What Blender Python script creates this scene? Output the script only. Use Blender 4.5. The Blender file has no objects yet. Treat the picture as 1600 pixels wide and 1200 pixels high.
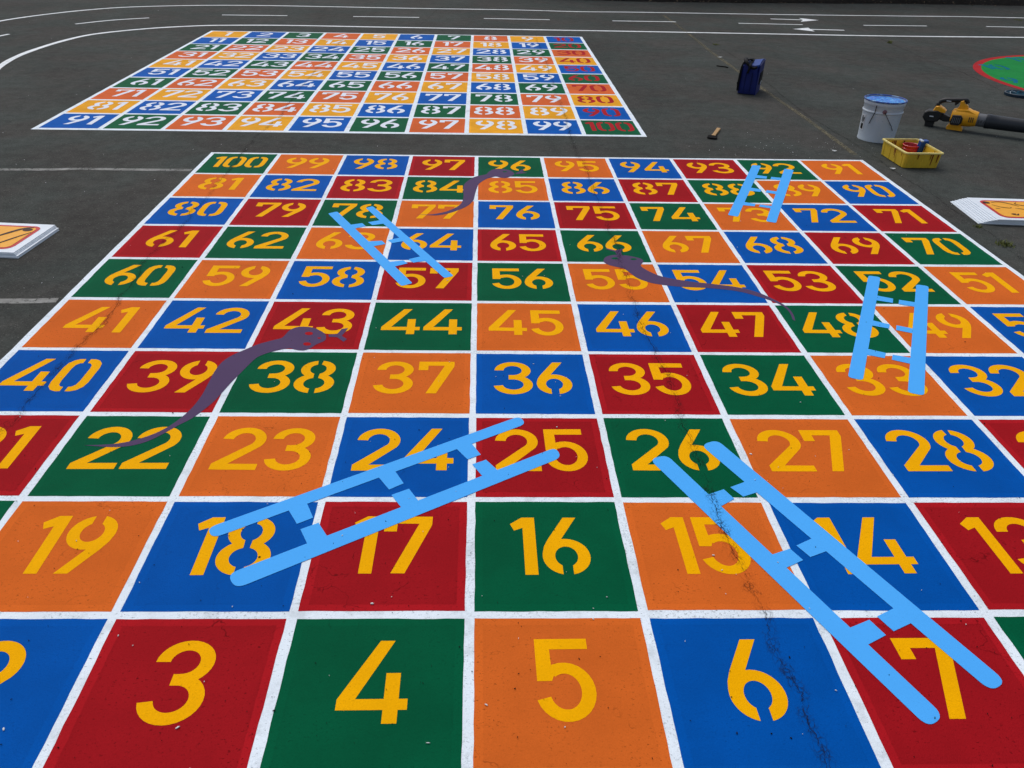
import bpy, math, random
from mathutils import Vector, Matrix, noise
from mathutils.geometry import delaunay_2d_cdt
R = random.Random(7)
sc = bpy.context.scene
S = 0.46                                   # metres per square of the big board

# ---------------------------------------------------------------- camera
F_PX, PITCH, YAW, ROLL, HC, CX, CY = 1226.0027, 0.56361, 0.0478, 0.02984, 3.50187, 4.05119, -12.06861
fwd = Vector((math.sin(YAW)*math.cos(PITCH), math.cos(YAW)*math.cos(PITCH), -math.sin(PITCH)))
rt0 = Vector((math.cos(YAW), -math.sin(YAW), 0)); up0 = rt0.cross(fwd)
rt = math.cos(ROLL)*rt0 + math.sin(ROLL)*up0
up = -math.sin(ROLL)*rt0 + math.cos(ROLL)*up0
cam_pos = Vector((CX*S, CY*S, HC*S))
cam = bpy.data.objects.new('camera', bpy.data.cameras.new('camera'))
sc.collection.objects.link(cam); sc.camera = cam
cam.data.sensor_width = 36; cam.data.lens = F_PX/1600*36
cam.data.clip_start = 0.05; cam.data.clip_end = 400
m = Matrix((rt, up, -fwd)).transposed().to_4x4(); m.translation = cam_pos
cam.matrix_world = m

# ---------------------------------------------------------------- light
w = bpy.data.worlds.new('World'); sc.world = w; w.use_nodes = True
nt = w.node_tree; bg = nt.nodes['Background']
sky = nt.nodes.new('ShaderNodeTexSky'); sky.sky_type = 'NISHITA'; sky.sun_disc = False
SUN_EL, SUN_ROT = math.radians(58), math.radians(-25)
sky.sun_elevation = SUN_EL; sky.sun_rotation = SUN_ROT
sky.air_density = 1.0; sky.dust_density = 3.0; sky.ozone_density = 1.0
hs = nt.nodes.new('ShaderNodeHueSaturation'); hs.inputs['Saturation'].default_value = 0.6   # high overcast: paler than a clear sky
nt.links.new(sky.outputs[0], hs.inputs['Color']); nt.links.new(hs.outputs[0], bg.inputs[0]); bg.inputs[1].default_value = 0.12
sun = bpy.data.objects.new('sun', bpy.data.lights.new('sun', 'SUN'))
sc.collection.objects.link(sun)
sun.data.energy = 0.9; sun.data.angle = math.radians(40); sun.data.color = (1.0, 0.96, 0.9)
sd = Vector((math.sin(SUN_ROT)*math.cos(SUN_EL), math.cos(SUN_ROT)*math.cos(SUN_EL), math.sin(SUN_EL)))
sun.rotation_euler = sd.to_track_quat('Z', 'Y').to_euler()
sc.view_settings.view_transform = 'Standard'; sc.view_settings.look = 'None'
sc.view_settings.exposure = 0.18; sc.view_settings.gamma = 1

# ---------------------------------------------------------------- helpers
def at(px, py, z=0.0):                     # ground point (metres) under a photo measurement
    d = fwd + rt*((px-800)/F_PX) + up*((600-py)/F_PX)
    t = (z-cam_pos.z)/d.z
    return cam_pos + d*t
def zoom(x0, y0, sx):                      # measurements taken in an enlarged crop
    return lambda a, b, z=0.0: at(x0+a*sx, y0+b*sx, z)
def srgb(r, g, b):
    f = lambda c: (c/255/12.92) if c/255 <= .04045 else ((c/255+.055)/1.055)**2.4
    return (f(r), f(g), f(b), 1)
WL = {}
def tag(o, label=None, cat=None, group=None, kind=None):
    if label: o['label'] = label
    if cat: o['category'] = cat
    if group: o['group'] = group
    if kind: o['kind'] = kind
    return o
def link(o, parent, origin):
    sc.collection.objects.link(o)
    WL[o.name] = Vector(origin)
    if parent is not None:
        o.parent = parent; o.location = Vector(origin)-WL[parent.name]
    else: o.location = origin
    return o
def empty(name, origin):
    o = bpy.data.objects.new(name, None); o.empty_display_size = .1
    return link(o, None, origin)
def mk(name, verts, faces, mat, parent=None, origin=None, uv=None, smooth=False):
    verts = [Vector(v) for v in verts]
    if origin is None:
        lo = [min(v[k] for v in verts) for k in range(3)]; hi = [max(v[k] for v in verts) for k in range(3)]
        origin = Vector(((lo[0]+hi[0])/2, (lo[1]+hi[1])/2, lo[2]))
    me = bpy.data.meshes.new(name)
    me.from_pydata([v-Vector(origin) for v in verts], [], faces)
    me.materials.append(mat)
    if uv:
        l = me.uv_layers.new(name='UVMap')
        for lp in me.loops: l.data[lp.index].uv = uv[lp.vertex_index]
    if smooth:
        for p in me.polygons: p.use_smooth = True
    me.update()
    return link(bpy.data.objects.new(name, me), parent, origin)
def cdt(polys):                            # union of 2-D polygons -> triangles
    vs, fs = [], []
    for p in polys:
        a = sum(p[i-1][0]*p[i][1]-p[i][0]*p[i-1][1] for i in range(len(p)))
        if a < 0: p = p[::-1]
        fs.append(list(range(len(vs), len(vs)+len(p)))); vs += [Vector((q[0], q[1])) for q in p]
    r = delaunay_2d_cdt(vs, [], fs, 1, 1e-6)
    return [tuple(v) for v in r[0]], [tuple(f) for f in r[2]]
def up_faces(vs, fs):
    out = []
    for f in fs:
        n = 0
        for i in range(len(f)):
            a, b = vs[f[i-1]], vs[f[i]]; n += a[0]*b[1]-b[0]*a[1]
        out.append(tuple(f) if n > 0 else tuple(reversed(f)))
    return out
def flat(name, polys, z, mat, parent=None, **k):   # painted shape lying on the ground
    vs, fs = cdt(polys)
    fs = up_faces(vs, fs)
    return mk(name, [(v[0], v[1], z) for v in vs], fs, mat, parent, **k)
def ribbon(pts, wd, z=0, taper=None):
    """strip mesh along a ground polyline"""
    vs, fs = [], []
    n = len(pts)
    for i, p in enumerate(pts):
        d = (pts[min(i+1, n-1)]-pts[max(i-1, 0)]); d.z = 0; d.normalize()
        nn = Vector((-d.y, d.x, 0)); h = (wd(i/(n-1)) if callable(wd) else wd)/2
        vs += [p+nn*h, p-nn*h]
    for i in range(n-1): fs.append((2*i, 2*i+1, 2*i+3, 2*i+2))
    return [Vector((v.x, v.y, z)) for v in vs], up_faces(vs, fs)
def smooth_line(pts, step=6):
    out = []
    n = len(pts)
    for i in range(n-1):
        p0, p1, p2, p3 = pts[max(i-1, 0)], pts[i], pts[i+1], pts[min(i+2, n-1)]
        for k in range(step):
            t = k/step
            out.append(.5*((2*p1)+(p2-p0)*t+(2*p0-5*p1+4*p2-p3)*t*t+(3*p1-p0-3*p2+p3)*t**3))
    out.append(pts[-1].copy())
    return out
class MB:                                  # solid builder
    def __init__(s, M=None): s.v = []; s.f = []; s.M = M or Matrix()
    def add(s, v, f):
        b = len(s.v); s.v += [s.M @ Vector(x) for x in v]; s.f += [tuple(b+i for i in q) for q in f]
    def loft(s, rings, cap=True, closed=True):
        n = len(rings[0]); v = [p for r in rings for p in r]; f = []
        for i in range(len(rings)-1):
            for j in range(n if closed else n-1):
                k = (j+1) % n
                f.append((i*n+j, i*n+k, (i+1)*n+k, (i+1)*n+j))
        if cap: f += [tuple(reversed(range(n))), tuple(range((len(rings)-1)*n, len(rings)*n))]
        s.add(v, f)
    def lathe(s, prof, n=32, c=(0, 0), cap=False):
        s.loft([[(c[0]+r*math.cos(2*math.pi*i/n), c[1]+r*math.sin(2*math.pi*i/n), z) for i in range(n)] for r, z in prof], cap=cap)
    def lathex(s, prof, n=24, c=(0, 0), cap=True):     # axis along x
        s.loft([[(x, c[0]+r*math.cos(2*math.pi*i/n), c[1]+r*math.sin(2*math.pi*i/n)) for i in range(n)] for r, x in prof], cap=cap)
    def rbox(s, x0, x1, y0, y1, z0, z1, b=.004, tx=1., ty=1.):   # box with bevelled upright edges and rims, top scaled
        cx, cy = (x0+x1)/2, (y0+y1)/2
        def ring(z, ins, k, ky):
            a0, a1, c0, c1 = x0+ins, x1-ins, y0+ins, y1-ins
            p = [(a0+b, c0), (a1-b, c0), (a1, c0+b), (a1, c1-b), (a1-b, c1), (a0+b, c1), (a0, c1-b), (a0, c0+b)]
            return [(cx+(q[0]-cx)*k, cy+(q[1]-cy)*ky, z) for q in p]
        s.loft([ring(z0, b*.6, 1, 1), ring(z0+b, 0, 1, 1), ring(z1-b, 0, tx, ty), ring(z1, b*.6, tx, ty)])
    def tube(s, pts, r, n=8):
        rings = []; m_ = len(pts); pts = [Vector(p) for p in pts]
        for i, p in enumerate(pts):
            d = (pts[min(i+1, m_-1)]-pts[max(i-1, 0)]).normalized()
            a = d.cross(Vector((0, 0, 1)) if abs(d.z) < .9 else Vector((1, 0, 0))).normalized(); bb = d.cross(a)
            rr = r(i/(m_-1)) if callable(r) else r
            rings.append([p+a*rr*math.cos(2*math.pi*k/n)+bb*rr*math.sin(2*math.pi*k/n) for k in range(n)])
        s.loft(rings)
    def prism(s, poly, y0, y1, b=.004):    # outline in x,z extruded along y with bevelled edge
        n = len(poly)
        cx = sum(p[0] for p in poly)/n; cz = sum(p[1] for p in poly)/n
        def sh(k):
            out = []
            for p in poly:
                d = math.hypot(p[0]-cx, p[1]-cz) or 1
                out.append((p[0]-(p[0]-cx)/d*k, p[1]-(p[1]-cz)/d*k))
            return out
        s.loft([[(p[0], y, p[1]) for p in sh(k)] for y, k in ((y0, b), (y0+b, 0), (y1-b, 0), (y1, b))])
    def build(s, name, mat, parent=None, smooth=False, **k):
        import bmesh
        o = mk(name, s.v, s.f, mat, parent, smooth=smooth, **k)
        bm = bmesh.new(); bm.from_mesh(o.data); bmesh.ops.recalc_face_normals(bm, faces=bm.faces); bm.to_mesh(o.data); bm.free()
        if smooth: o.data.set_sharp_from_angle(angle=math.radians(38))
        return o

# ---------------------------------------------------------------- materials
class NT:
    def __init__(s, name):
        s.m = bpy.data.materials.new(name); s.m.use_nodes = True; s.t = s.m.node_tree
        s.b = s.t.nodes['Principled BSDF']; s.pos = s.t.nodes.new('ShaderNodeNewGeometry').outputs['Position']
    def n(s, t, **k):
        o = s.t.nodes.new(t)
        for a, v in k.items(): setattr(o, a, v)
        return o
    def set(s, sock, v):
        if isinstance(v, bpy.types.NodeSocket): s.t.links.new(v, sock)
        else: sock.default_value = v
    def noise(s, scale, detail=2, rough=.5, vec=None, dist=0):
        o = s.n('ShaderNodeTexNoise'); s.set(o.inputs['Vector'], vec or s.pos)
        o.inputs['Scale'].default_value = scale; o.inputs['Detail'].default_value = detail
        o.inputs['Roughness'].default_value = rough; o.inputs['Distortion'].default_value = dist
        return o.outputs['Fac']
    def vor(s, scale, feature='F1', out='Distance', vec=None, rnd=1):
        o = s.n('ShaderNodeTexVoronoi', feature=feature); s.set(o.inputs['Vector'], vec or s.pos)
        o.inputs['Scale'].default_value = scale; o.inputs['Randomness'].default_value = rnd
        return o.outputs[out]
    def ramp(s, v, a, b, c=0., d=1.):
        o = s.n('ShaderNodeMapRange'); o.interpolation_type = 'SMOOTHSTEP'
        s.set(o.inputs[0], v)
        for i, x in enumerate((a, b, c, d)): s.set(o.inputs[i+1], x)
        return o.outputs[0]
    def math(s, op, a, b=0., clamp=False):
        o = s.n('ShaderNodeMath', operation=op, use_clamp=clamp); s.set(o.inputs[0], a); s.set(o.inputs[1], b)
        return o.outputs[0]
    def mix(s, f, a, b, bt='MIX'):
        o = s.n('ShaderNodeMix', data_type='RGBA', blend_type=bt); o.clamp_factor = True
        s.set(o.inputs[0], f); s.set(o.inputs[6], a); s.set(o.inputs[7], b)
        return o.outputs[2]
    def scale(s, col, f):
        o = s.n('ShaderNodeVectorMath', operation='SCALE'); s.set(o.inputs[0], col); s.set(o.inputs['Scale'], f)
        return o.outputs[0]
    def bump(s, h, strength, dist=.002):
        o = s.n('ShaderNodeBump'); s.set(o.inputs['Height'], h); o.inputs['Strength'].default_value = strength; o.inputs['Distance'].default_value = dist
        s.t.links.new(o.outputs[0], s.b.inputs['Normal'])
    def fin(s, col, rough=.6, spec=.3, metal=0):
        s.set(s.b.inputs['Base Color'], col); s.set(s.b.inputs['Roughness'], rough)
        s.b.inputs['Specular IOR Level'].default_value = spec; s.b.inputs['Metallic'].default_value = metal
        return s.m

def ground_bump(t, k=.6):
    h = t.math('ADD', t.math('MULTIPLY', t.noise(170, 3, .6), .7), t.math('MULTIPLY', t.vor(230), .5))
    t.bump(h, k, .003)
def paint(name, col, band=0., pits=.5, crackle=0., tone=.10, spec=.02, rough=.6, dirt=0., jit=0., grain=.045, bmp=.22):
    t = NT(name); c = list(col)
    f = t.ramp(t.noise(5, 5, .6), .3, .7, 1-tone, 1+tone)
    g = t.ramp(t.noise(260, 2, .6), .25, .75, 1-grain, 1+grain)
    v = t.math('MULTIPLY', f, g)
    if jit:
        oi = t.n('ShaderNodeObjectInfo').outputs['Random']
        v = t.math('MULTIPLY', v, t.ramp(oi, 0, 1, 1-jit, 1+jit))
    if band:
        uv = t.n('ShaderNodeUVMap').outputs[0]
        sp = t.n('ShaderNodeSeparateXYZ'); t.set(sp.inputs[0], uv)
        dx = t.math('SUBTRACT', .5, t.math('ABSOLUTE', t.math('SUBTRACT', sp.outputs[0], .5)))
        dy = t.math('SUBTRACT', .5, t.math('ABSOLUTE', t.math('SUBTRACT', sp.outputs[1], .5)))
        d = t.math('ADD', t.math('MINIMUM', dx, dy), t.math('MULTIPLY', t.math('SUBTRACT', t.noise(30, 3), .5), .012))
        e = t.ramp(d, .072, .080, 1+band, 1.)
        # darker overlap of the roller pass just inside the cut-in edge
        e2 = t.math('MULTIPLY', t.ramp(d, .078, .10, 1., 0.), t.ramp(t.noise(9, 2), .4, .6, 0., band*.35))
        v = t.math('MULTIPLY', v, t.math('SUBTRACT', e, t.math('MULTIPLY', e2, t.ramp(d, .072, .080, 0, 1))))
    base = t.scale(c[:3] and tuple(c[:3]), v)
    # pits where the aggregate shows through the paint
    mpn = t.n('ShaderNodeMapping'); t.set(mpn.inputs[0], t.pos); mpn.inputs['Scale'].default_value = (1, 1.7, 1); mpn.inputs['Rotation'].default_value = (0, 0, .2)
    pm = t.math('MULTIPLY', t.ramp(t.noise(95, 4, .7, mpn.outputs[0]), .590, .655), t.ramp(t.noise(5, 5, .7), .38, .62, .12, 1.))
    pm2 = t.ramp(t.noise(150, 3, .7), .66, .74)
    pm = t.math('MULTIPLY', t.math('MAXIMUM', pm, t.math('MULTIPLY', pm2, .7)), pits)
    base = t.mix(pm, base, tuple(.42*x for x in c[:3])+(1,))
    if crackle:
        nz = t.n('ShaderNodeTexNoise'); t.set(nz.inputs['Vector'], t.pos); nz.inputs['Scale'].default_value = 9; nz.inputs['Detail'].default_value = 4
        ad = t.n('ShaderNodeVectorMath', operation='MULTIPLY_ADD'); t.set(ad.inputs[0], nz.outputs['Color']); ad.inputs[1].default_value = (.14,)*3; t.set(ad.inputs[2], t.pos)
        cr = t.ramp(t.vor(5.5, 'DISTANCE_TO_EDGE', 'Distance', ad.outputs[0]), .003, .009, .8, 0.)
        cr = t.math('MULTIPLY', cr, t.math('MULTIPLY', t.ramp(t.noise(4.5, 3, .6), .50, .60, 0., crackle), t.ramp(t.noise(34, 3, .6), .42, .56, .15, 1.)))
        base = t.mix(cr, base, tuple(.25*x for x in c[:3])+(1,))
    if dirt:
        dm = t.math('MAXIMUM', t.math('MULTIPLY', t.ramp(t.noise(14, 6, .7), .50, .66), dirt), t.math('MULTIPLY', t.math('MULTIPLY', t.ramp(t.noise(110, 3, .7), .52, .66), t.ramp(t.noise(4, 4, .6), .48, .62)), min(1, dirt*2.6)))
        base = t.mix(dm, base, srgb(120, 125, 122))
    ground_bump(t, bmp)
    return t.fin(base, rough, spec)
def plain(name, col, rough=.5, spec=.4, metal=0., var=.08, sc_=25, dirt=None, dirt_at=(.55, .65), bump=0.):
    t = NT(name)
    tc = t.n('ShaderNodeTexCoord').outputs['Object']
    v = t.ramp(t.noise(sc_, 4, .6, tc), .3, .7, 1-var, 1+var)
    base = t.scale(tuple(col[:3]), v)
    if dirt: base = t.mix(t.ramp(t.noise(sc_*1.6, 5, .7, tc), *dirt_at), base, dirt)
    if bump: t.bump(t.noise(sc_*12, 3, .6, tc), bump, .002)
    return t.fin(base, rough, spec, metal)

def asphalt():
    t = NT('asphalt')
    big = t.ramp(t.noise(.8, 5, .6), .3, .7, .86, 1.14)
    mid = t.ramp(t.noise(9, 6, .75), .3, .7, .82, 1.18)
    ag = t.vor(210, 'F1', 'Color')
    sp = t.n('ShaderNodeSeparateXYZ'); t.set(sp.inputs[0], ag)
    a = t.ramp(sp.outputs[0], 0, 1, .84, 1.18)
    v = t.math('MULTIPLY', t.math('MULTIPLY', big, mid), a)
    warm = t.mix(t.ramp(t.noise(1.7, 3), .35, .65), srgb(69, 68, 65), srgb(66, 70, 67))
    base = t.scale(warm, v)
    base = t.mix(t.ramp(sp.outputs[1], .975, .995), base, srgb(98, 97, 93))       # pale stones
    base = t.mix(t.ramp(t.noise(95, 4, .7), .66, .72, 0., .7), base, srgb(30, 30, 29))  # voids
    base = t.mix(t.ramp(t.noise(2.6, 6, .72), .63, .74, 0., .35), base, srgb(96, 94, 88))  # dusty patches
    ground_bump(t, .8)
    return t.fin(base, .88, .05)

M = {}
M['asphalt'] = asphalt()
M['white'] = paint('white_line_paint', srgb(228, 238, 246), pits=1., dirt=.22, tone=.05, spec=.08)
M['track'] = paint('track_line_paint', srgb(232, 236, 238), pits=.3, dirt=.25, tone=.06, spec=.06)
M['red'] = paint('red_paint', srgb(154, 20, 28), band=.24, pits=1., crackle=.8, tone=.07, jit=.04)
M['green'] = paint('green_paint', srgb(0, 84, 54), band=.07, pits=.5, crackle=.35, tone=.09, jit=.03)
M['blue'] = paint('blue_paint', srgb(0, 80, 164), band=.07, pits=.4, crackle=.25, tone=.07, jit=.03)
M['orange'] = paint('orange_paint', srgb(208, 100, 36), band=.07, pits=.9, crackle=.5, tone=.06, jit=.03)
M['yellow'] = paint('yellow_digit_paint', srgb(242, 172, 0), pits=.45, tone=.04)
M['fblue'] = paint('far_blue_paint', srgb(0, 86, 172), band=.05, pits=.4, jit=.03)
M['fgreen'] = paint('far_green_paint', srgb(10, 88, 56), band=.05, pits=.4, jit=.03)
M['forange'] = paint('far_orange_paint', srgb(208, 98, 48), band=.05, pits=.4, jit=.03)
M['fyellow'] = paint('far_yellow_paint', srgb(228, 160, 36), band=.05, pits=.4, jit=.03)
M['fwhite'] = paint('white_digit_paint', srgb(222, 228, 238), pits=.3, tone=.04)
M['fred'] = paint('red_digit_paint', srgb(168, 30, 38), pits=.4)
M['ladder'] = paint('light_blue_paint', srgb(78, 172, 248), pits=.14, tone=.015, spec=.04, grain=.01, bmp=.06)
M['snake'] = paint('dusky_purple_paint', srgb(84, 66, 98), pits=.2, tone=.03, spec=.03, grain=.02, bmp=.1)
M['clockred'] = paint('clock_red_paint', srgb(168, 38, 42), pits=.6)
M['clockgreen'] = paint('clock_green_paint', srgb(28, 130, 62), pits=.5)
M['clockblue'] = paint('clock_blue_paint', srgb(0, 100, 130), pits=.4)
def faded(name, col, keep, hs=38):
    t = NT(name)
    base = t.scale(tuple(col[:3]), t.ramp(t.noise(20, 4), .3, .7, .85, 1.15))
    al = t.math('MULTIPLY', t.ramp(t.noise(hs, 5, .75), *keep), t.ramp(t.noise(2.2, 3, .6), .3, .6, .45, 1.))
    ground_bump(t, .7); t.fin(base, .8, .2)
    t.set(t.b.inputs['Alpha'], al)
    return t.m
M['oldwhite'] = faded('worn_white_paint', srgb(142, 142, 138), (.26, .50))
M['oldyellow'] = faded('worn_yellow_paint', srgb(104, 98, 78), (.34, .60))
def crackmat(name, k, thr):
    t = NT(name)
    uv = t.n('ShaderNodeUVMap').outputs[0]
    sp = t.n('ShaderNodeSeparateXYZ'); t.set(sp.inputs[0], uv)
    edge = t.ramp(t.math('ABSOLUTE', t.math('SUBTRACT', sp.outputs[0], .5)), .12, .5, 1., 0.)
    nz = t.n('ShaderNodeTexNoise'); t.set(nz.inputs['Vector'], t.pos); nz.inputs['Scale'].default_value = 45; nz.inputs['Detail'].default_value = 3
    ad = t.n('ShaderNodeVectorMath', operation='MULTIPLY_ADD'); t.set(ad.inputs[0], nz.outputs['Color']); ad.inputs[1].default_value = (.03,)*3; t.set(ad.inputs[2], t.pos)
    mp = t.n('ShaderNodeMapping'); t.set(mp.inputs[0], ad.outputs[0]); mp.inputs['Scale'].default_value = (1.6, .8, 1)
    cr = t.ramp(t.vor(k, 'DISTANCE_TO_EDGE', 'Distance', mp.outputs[0]), thr*.3, thr, 1., 0.)
    al = t.math('MULTIPLY', t.math('MULTIPLY', cr, edge), t.ramp(t.noise(16, 3, .6), .36, .60, .0, .5))
    t.fin(srgb(28, 24, 26), .9, .1)
    t.set(t.b.inputs['Alpha'], al)
    return t.m
M['crack'] = crackmat('crazed_crack', 62, .085)
t_ = NT('crack_void'); t_.fin(srgb(30, 24, 24), .95, .05)
t_.set(t_.b.inputs['Alpha'], t_.ramp(t_.noise(60, 3, .6), .34, .60, .08, .56)); M['crackline'] = t_.m

# ---------------------------------------------------------------- ground
mk('ground', [(-60, -60, 0), (60, -60, 0), (60, 60, 0), (-60, 60, 0)], [(0, 1, 2, 3)], M['asphalt'])['kind'] = 'structure'

# ---------------------------------------------------------------- digits (cell units, y down, height .51)
def ring(cx, cy, RX, RY, rx, ry, a0, a1, b0=None, b1=None, n=22):
    b0 = a0 if b0 is None else b0; b1 = a1 if b1 is None else b1
    r_ = math.radians
    o = [(cx+RX*math.cos(r_(a0+(a1-a0)*i/n)), cy-RY*math.sin(r_(a0+(a1-a0)*i/n))) for i in range(n+1)]
    q = [(cx+rx*math.cos(r_(b0+(b1-b0)*i/n)), cy-ry*math.sin(r_(b0+(b1-b0)*i/n))) for i in range(n+1)]
    return o+q[::-1]
def six():
    return [ring(.148, .355, .149, .155, .071, .086, 282.5, 510, 297, 510),
            ring(.148, .355, .149, .155, .071, .086, 257.5, 149, 243, 149),
            [(.153, 0), (.237, 0), (.115, .222), (.085, .30), (.074, .36), (0, .365), (0, .33), (.012, .27), (.04, .205)]]
def rot180(ps, W): return [[(W-x, .51-y) for x, y in p] for p in ps]
two = ([(.162+.16*math.cos(math.radians(a)), .155-.155*math.sin(math.radians(a))) for a in range(176, -37, -8)]
       + [(.115, .442), (.328, .442), (.328, .51), (0, .51), (0, .442)]
       + [(.162+.081*math.cos(math.radians(a)), .155-.085*math.sin(math.radians(a))) for a in range(-34, 177, 10)])
DG = {
 '1': (.162, [[(.078, 0), (.16, 0), (.16, .51), (.08, .51), (.08, .098), (.024, .124), (0, .062)]]),
 '2': (.328, [two]),
 '3': (.328, [ring(.165, .14, .155, .14, .078, .075, 180, -92), [(.128, .216), (.17, .216), (.17, .286), (.128, .286)],
              ring(.163, .365, .165, .15, .087, .080, 92, -171)]),
 '4': (.36, [[(.188, 0), (.268, 0), (.092, .367), (.092, .43), (0, .43), (0, .367)], [(.05, .366), (.36, .366), (.36, .43), (.05, .43)],
             [(.238, .21), (.314, .21), (.314, .507), (.238, .507)]]),
 '5': (.315, [[(.012, 0), (.30, 0), (.30, .07), (.012, .07)], [(.012, .03), (.09, .03), (.093, .18), (.105, .235), (.09, .272), (.012, .272)],
              ring(.157, .335, .158, .178, .083, .108, 125, -163)]),
 '6': (.297, six()),
 '7': (.305, [[(0, 0), (.305, 0), (.305, .08), (.163, .507), (.078, .507), (.222, .068), (.082, .068), (.082, .142), (0, .142)]]),
 '8': (.33, [ring(.165, .14, .145, .14, .068, .078, 99, 262, 104, 250), ring(.165, .14, .145, .14, .068, .078, 81, -82, 76, -70),
             ring(.165, .365, .165, .15, .086, .084, 98, 261, 104, 253), ring(.165, .365, .165, .15, .086, .084, 82, -81, 76, -73)]),
 '9': (.297, rot180(six(), .297)),
}
def zero():
    L = []
    for sgn in (1, -1):
        o = [(.02, 0), (.06, .0), (.105, .02), (.14, .07), (.152, .14), (.152, .37), (.14, .44), (.105, .49), (.06, .51), (.02, .51)]
        q = [(.02, .444), (.045, .44), (.068, .41), (.076, .35), (.076, .16), (.068, .10), (.045, .07), (.02, .066)]
        L.append([(.152+sgn*x, y) for x, y in o+q])
    return L
DG['0'] = (.304, zero())
DT = {}
def number_shape(txt):
    if txt in DT: return DT[txt]
    gap = .034; ws = [DG[c][0] for c in txt]
    k = 1.0 if len(txt) < 3 else .93
    tot = sum(ws)+gap*(len(txt)-1); x = -tot/2; polys = []
    for c, wd in zip(txt, ws):
        polys += [[((x+a)*k, b) for a, b in p] for p in DG[c][1]]
        x += wd+gap
    # drop the hard overlap: union by constrained triangulation
    DT[txt] = cdt(polys); return DT[txt]

# ---------------------------------------------------------------- the boards
CF = [[-0.0133,-0.0089],[0.0085,0.0111],[0.0137,0.0042],[-0.0284,-0.2226],[0.1528,0.048],[0.0123,0.0479],[-0.0203,-0.0779],[0.0226,0.0638],[-0.0007,-0.0183],[0.0155,0.0142]]
def warp(u, v):                            # slightly uneven hand-taped grid
    i = u/10-.5; j = v/10-.5
    b = (1, i, j, i*j, i*i, j*j, i*i*j, i*j*j, j**3, i**3)
    return Vector(((u+sum(x*c[0] for x, c in zip(b, CF)))*S, (-v+sum(x*c[1] for x, c in zip(b, CF)))*S, 0))
FQ = [at(332.5, 48.6), at(906.5, 58), at(1004.5, 212.3), at(56.5, 200.6)]
def warp_far(u, v):
    a, b = u/10, v/10
    return (FQ[0]*(1-a)+FQ[1]*a)*(1-b)+(FQ[3]*(1-a)+FQ[2]*a)*b
def sub_edge(w_, a, b, n, jit):
    out = []
    for k in range(n):
        t = k/n; u = a[0]+(b[0]-a[0])*t; v = a[1]+(b[1]-a[1])*t
        j = (R.random()-.5)*jit if k else 0
        dx, dy = b[1]-a[1], -(b[0]-a[0]); L = math.hypot(dx, dy)
        out.append(((u+dx/L*j, v+dy/L*j)))
    return out
def board(name, label, wfun, cellnum, colour, dcol, hw, ob, dy, dscale, cname, n_edge):
    c = wfun(5, 5)
    t = tag(empty(name, (c.x, c.y, 0)), label, 'painted number grid')
    per = [(-ob, -ob), (10+ob, -ob), (10+ob, 10+ob), (-ob, 10+ob)]
    pts = []
    for k in range(4): pts += sub_edge(wfun, per[k], per[(k+1) % 4], 60, .006)
    vs = [wfun(*p)+Vector((0, 0, .0006)) for p in pts]
    mk('white_grid', vs, [tuple(range(len(vs)))[::-1]], M['white'], t)
    for j in range(10):
        for i in range(10):
            num = cellnum(i, j); cn = colour(i, j)
            x0, x1, y0, y1 = i+hw, i+1-hw, j+hw, j+1-hw
            if i == 0: x0 -= hw-.02
            if i == 9: x1 += hw-.02
            if j == 0: y0 -= hw-.02
            e = [(R.random()-.5)*.008 for _ in range(4)]
            q = [(x0+e[0], y0+e[1]), (x1+e[2], y0+e[1]), (x1+e[2], y1+e[3]), (x0+e[0], y1+e[3])]
            pp = []
            for k in range(4): pp += sub_edge(wfun, q[k], q[(k+1) % 4], n_edge, .005)
            vs = [wfun(*p)+Vector((0, 0, .0010)) for p in pp]
            sq = mk('square', vs, [tuple(range(len(vs)))[::-1]], M[cname[cn]], t, uv=[(p[0]-i, p[1]-j) for p in pp])
            dc = dcol(i, j)
            sq['label'] = '%s square with %s number %d' % (cn, 'red' if dc == 'fred' else ('white' if dc == 'fwhite' else 'yellow'), num)
            v2, f2 = number_shape(str(num))
            ox = i+.5+(R.random()-.5)*.02; oy = j+dy+(R.random()-.5)*.014; a = (R.random()-.5)*.02
            vs = [wfun(ox+(p[0]-p[1]*a)*dscale[0], oy+(p[1]+p[0]*a)*dscale[1])+Vector((0, 0, .0014)) for p in v2]
            mk('number', vs, up_faces(vs, f2), M[dc], sq)
    return t
def snum(i, j):
    return 100-10*j-i if j % 2 == 0 else 100-10*j-9+i
bigboard = board('snakes_and_ladders_board', 'large painted snakes and ladders board in red, green, blue and orange squares with yellow numbers', warp,
      snum, lambda i, j: ('green', 'orange', 'blue', 'red')[(i+j) % 4], lambda i, j: 'yellow', .0275, .045, .178, (1, 1),
      dict(green='green', orange='orange', blue='blue', red='red'), 10)
farboard = board('hundred_square_board', 'painted hundred square with mostly white numbers, lying beyond the game board', warp_far,
      lambda i, j: j*10+i+1, lambda i, j: ('yellow', 'blue', 'green', 'orange')[(i+j) % 4], lambda i, j: 'fred' if i == 9 else 'fwhite', .038, .06, .15, (1.08, 1.12),
      dict(yellow='fyellow', green='fgreen', blue='fblue', orange='forange'), 5)

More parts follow.
